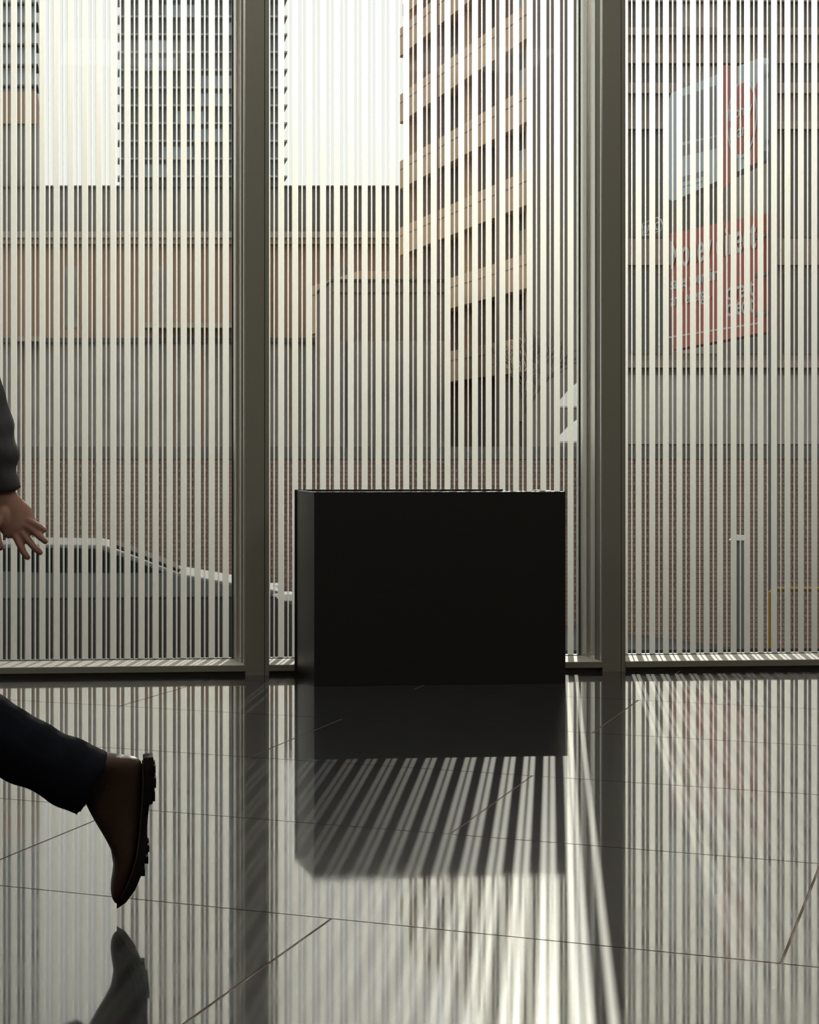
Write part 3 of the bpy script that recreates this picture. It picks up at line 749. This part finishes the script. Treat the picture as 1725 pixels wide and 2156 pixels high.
t.tube([hipL + Vector((0, .02, .02)), hipL.lerp(kneeL, .4), hipL.lerp(kneeL, .85), kneeL + Vector((.02, 0, -.01)), LP(-90, 1492), LP(0, 1550), LP(60, 1585), LP(115, 1613), LP(160, 1632), LP(197, 1651)],
       [.105, .095, .082, .078, .078, .073, .072, .070, .074, .074], 18, round_ends=False)
t.tube([hipR + Vector((0, -.02, .02)), hipR.lerp(kneeR, .45), kneeR, kneeR.lerp(ankR, .5), ankR + Vector((0.01, 0, .02))], [.105, .095, .08, .075, .08], 18, round_ends=False)
tr_ = remesh(t, 'jeans', M_jean, person, 0.0075, 2, wr_noise(.006, 20, 22))

def boot(parent, conv, mirror=1):
    secs = [((247, 1902), (242, 1898), .05), ((258, 1884), (233, 1885), .082), ((270, 1857), (232, 1860), .096), ((281, 1827), (238, 1829), .100), ((290, 1794), (240, 1800), .097),
            ((295, 1757), (222, 1765), .088), ((298, 1725), (204, 1737), .080), ((301, 1690), (189, 1711), .076), ((303, 1645), (181, 1695), .074), ((303, 1594), (176, 1682), .070),
            ((268, 1590), (172, 1671), .082), ((234, 1586), (166, 1656), .096), ((208, 1580), (156, 1642), .098)]
    rg = []
    for s_, t_, w_ in secs:
        p, q = conv(*s_), conv(*t_); c = (p + q) / 2; h = (q - p) / 2; k = 20; r = []
        for a in range(k):
            an = 2 * math.pi * a / k; ca, sa = math.cos(an), math.sin(an)
            r.append(c + h * (math.copysign(abs(ca) ** .8, ca)) + Vector((0, w_ / 2, 0)) * (math.copysign(abs(sa) ** .8, sa)))
        rg.append(r)
    up = MB().rings(rg).build('boot', M_boot, parent, smooth=True)
    sm = up.modifiers.new('s', 'SUBSURF'); sm.levels = 1; sm.render_levels = 2
    st = [((246, 1899), (246, 1907), .056), ((256, 1882), (265, 1890), .092), ((268, 1856), (284, 1862), .106), ((280, 1826), (298, 1829), .110), ((288, 1796), (306, 1797), .106), ((293, 1768), (310, 1768), .094),
          ((295, 1740), (309, 1738), .080), ((297, 1715), (311, 1712), .074), ((299, 1692), (314, 1690), .078)]
    rg = []
    def rect(p, q, w_):
        y_ = Vector((0, w_ / 2, 0)); return [p - y_ * .96, p + y_ * .96, q + y_, q - y_]
    MB().rings([rect(conv(*a), conv(*b_), w_) for a, b_, w_ in st]).build('sole', M_sole, up)
    hl = [((297, 1694), (321, 1686), .078), ((300, 1650), (324, 1650), .082), ((302, 1615), (325, 1615), .078), ((301, 1592), (322, 1589), .060)]
    MB().rings([rect(conv(*a), conv(*b_), w_) for a, b_, w_ in hl]).build('heel', M_sole, up, bevel=.002)
    lug = MB()
    for (xa_, ya_), (xb_, yb_) in (((317, 1606), (327, 1622)), ((318, 1632), (328, 1652)), ((317, 1660), (326, 1680)), ((306, 1772), (314, 1786)), ((303, 1796), (312, 1810)), ((296, 1822), (305, 1836))):
        for sgn in (-1, 1):
            p, q = conv(xa_, ya_), conv(xb_, yb_)
            y0_, y1_ = sorted((p.y + sgn * .012, p.y + sgn * .040))
            lug.box(min(p.x, q.x), max(p.x, q.x), y0_, y1_, min(p.z, q.z), max(p.z, q.z))
    lug.build('tread', M_sole, up)
    wl2 = [conv(*a) for a in ((300, 1596), (301, 1645), (298, 1695), (294, 1745), (287, 1795), (278, 1828), (266, 1857), (255, 1881))]
    wd = [.072, .078, .078, .084, .1, .103, .099, .086]
    MB().tube([p + Vector((0, -w_ / 2, 0)) for p, w_ in zip(wl2, wd)], [.0016] * 8, 6).build('welt', M_stitch, up)
    lc = MB()
    for (x, y), w_ in (((236, 1792), .05), ((222, 1772), .05), ((210, 1752), .05), ((199, 1735), .05)):
        p = conv(x + 9, y); lc.tube([p + Vector((.012, -w_ / 2, 0)), p + Vector((-.004, 0, 0.003)), p + Vector((.012, w_ / 2, 0))], [.0022] * 3, 6, side=(0, 0, 1))
    lc.build('laces', M_dark, up)
    return up
boot(person, LP)
# leading boot: the same boot turned flat onto the floor
toe, heel = LP(247, 1906), LP(325, 1600)
fd = (toe - heel); ang_f = math.atan2(fd.z, fd.x)
def flat(x, y):
    p = LP(x, y) - heel
    c_, s_ = math.cos(math.pi - ang_f), math.sin(math.pi - ang_f)
    return Vector((p.x * c_ - p.z * s_, 0, p.x * s_ + p.z * c_))
zmin = min(flat(x, y).z for x, y in ((325, 1650), (322, 1589), (310, 1768), (298, 1829), (284, 1862), (246, 1907), (328, 1652), (314, 1786)))
def conv_r(x, y):
    p = flat(x, y); return Vector((ankR.x + .085 + p.x, ankR.y, p.z - zmin + 0.001))
boot(person, conv_r)
hr = MB()
hr.sphere(head + Vector((.012, 0, .03)), (.100, .083, .105), 20, 12); hr.sphere(head + Vector((.045, 0, -.01)), (.062, .076, .08), 16, 10)
remesh(hr, 'hair', M_hair, person, 0.008, 2, wr_noise(.006, 40, 40))
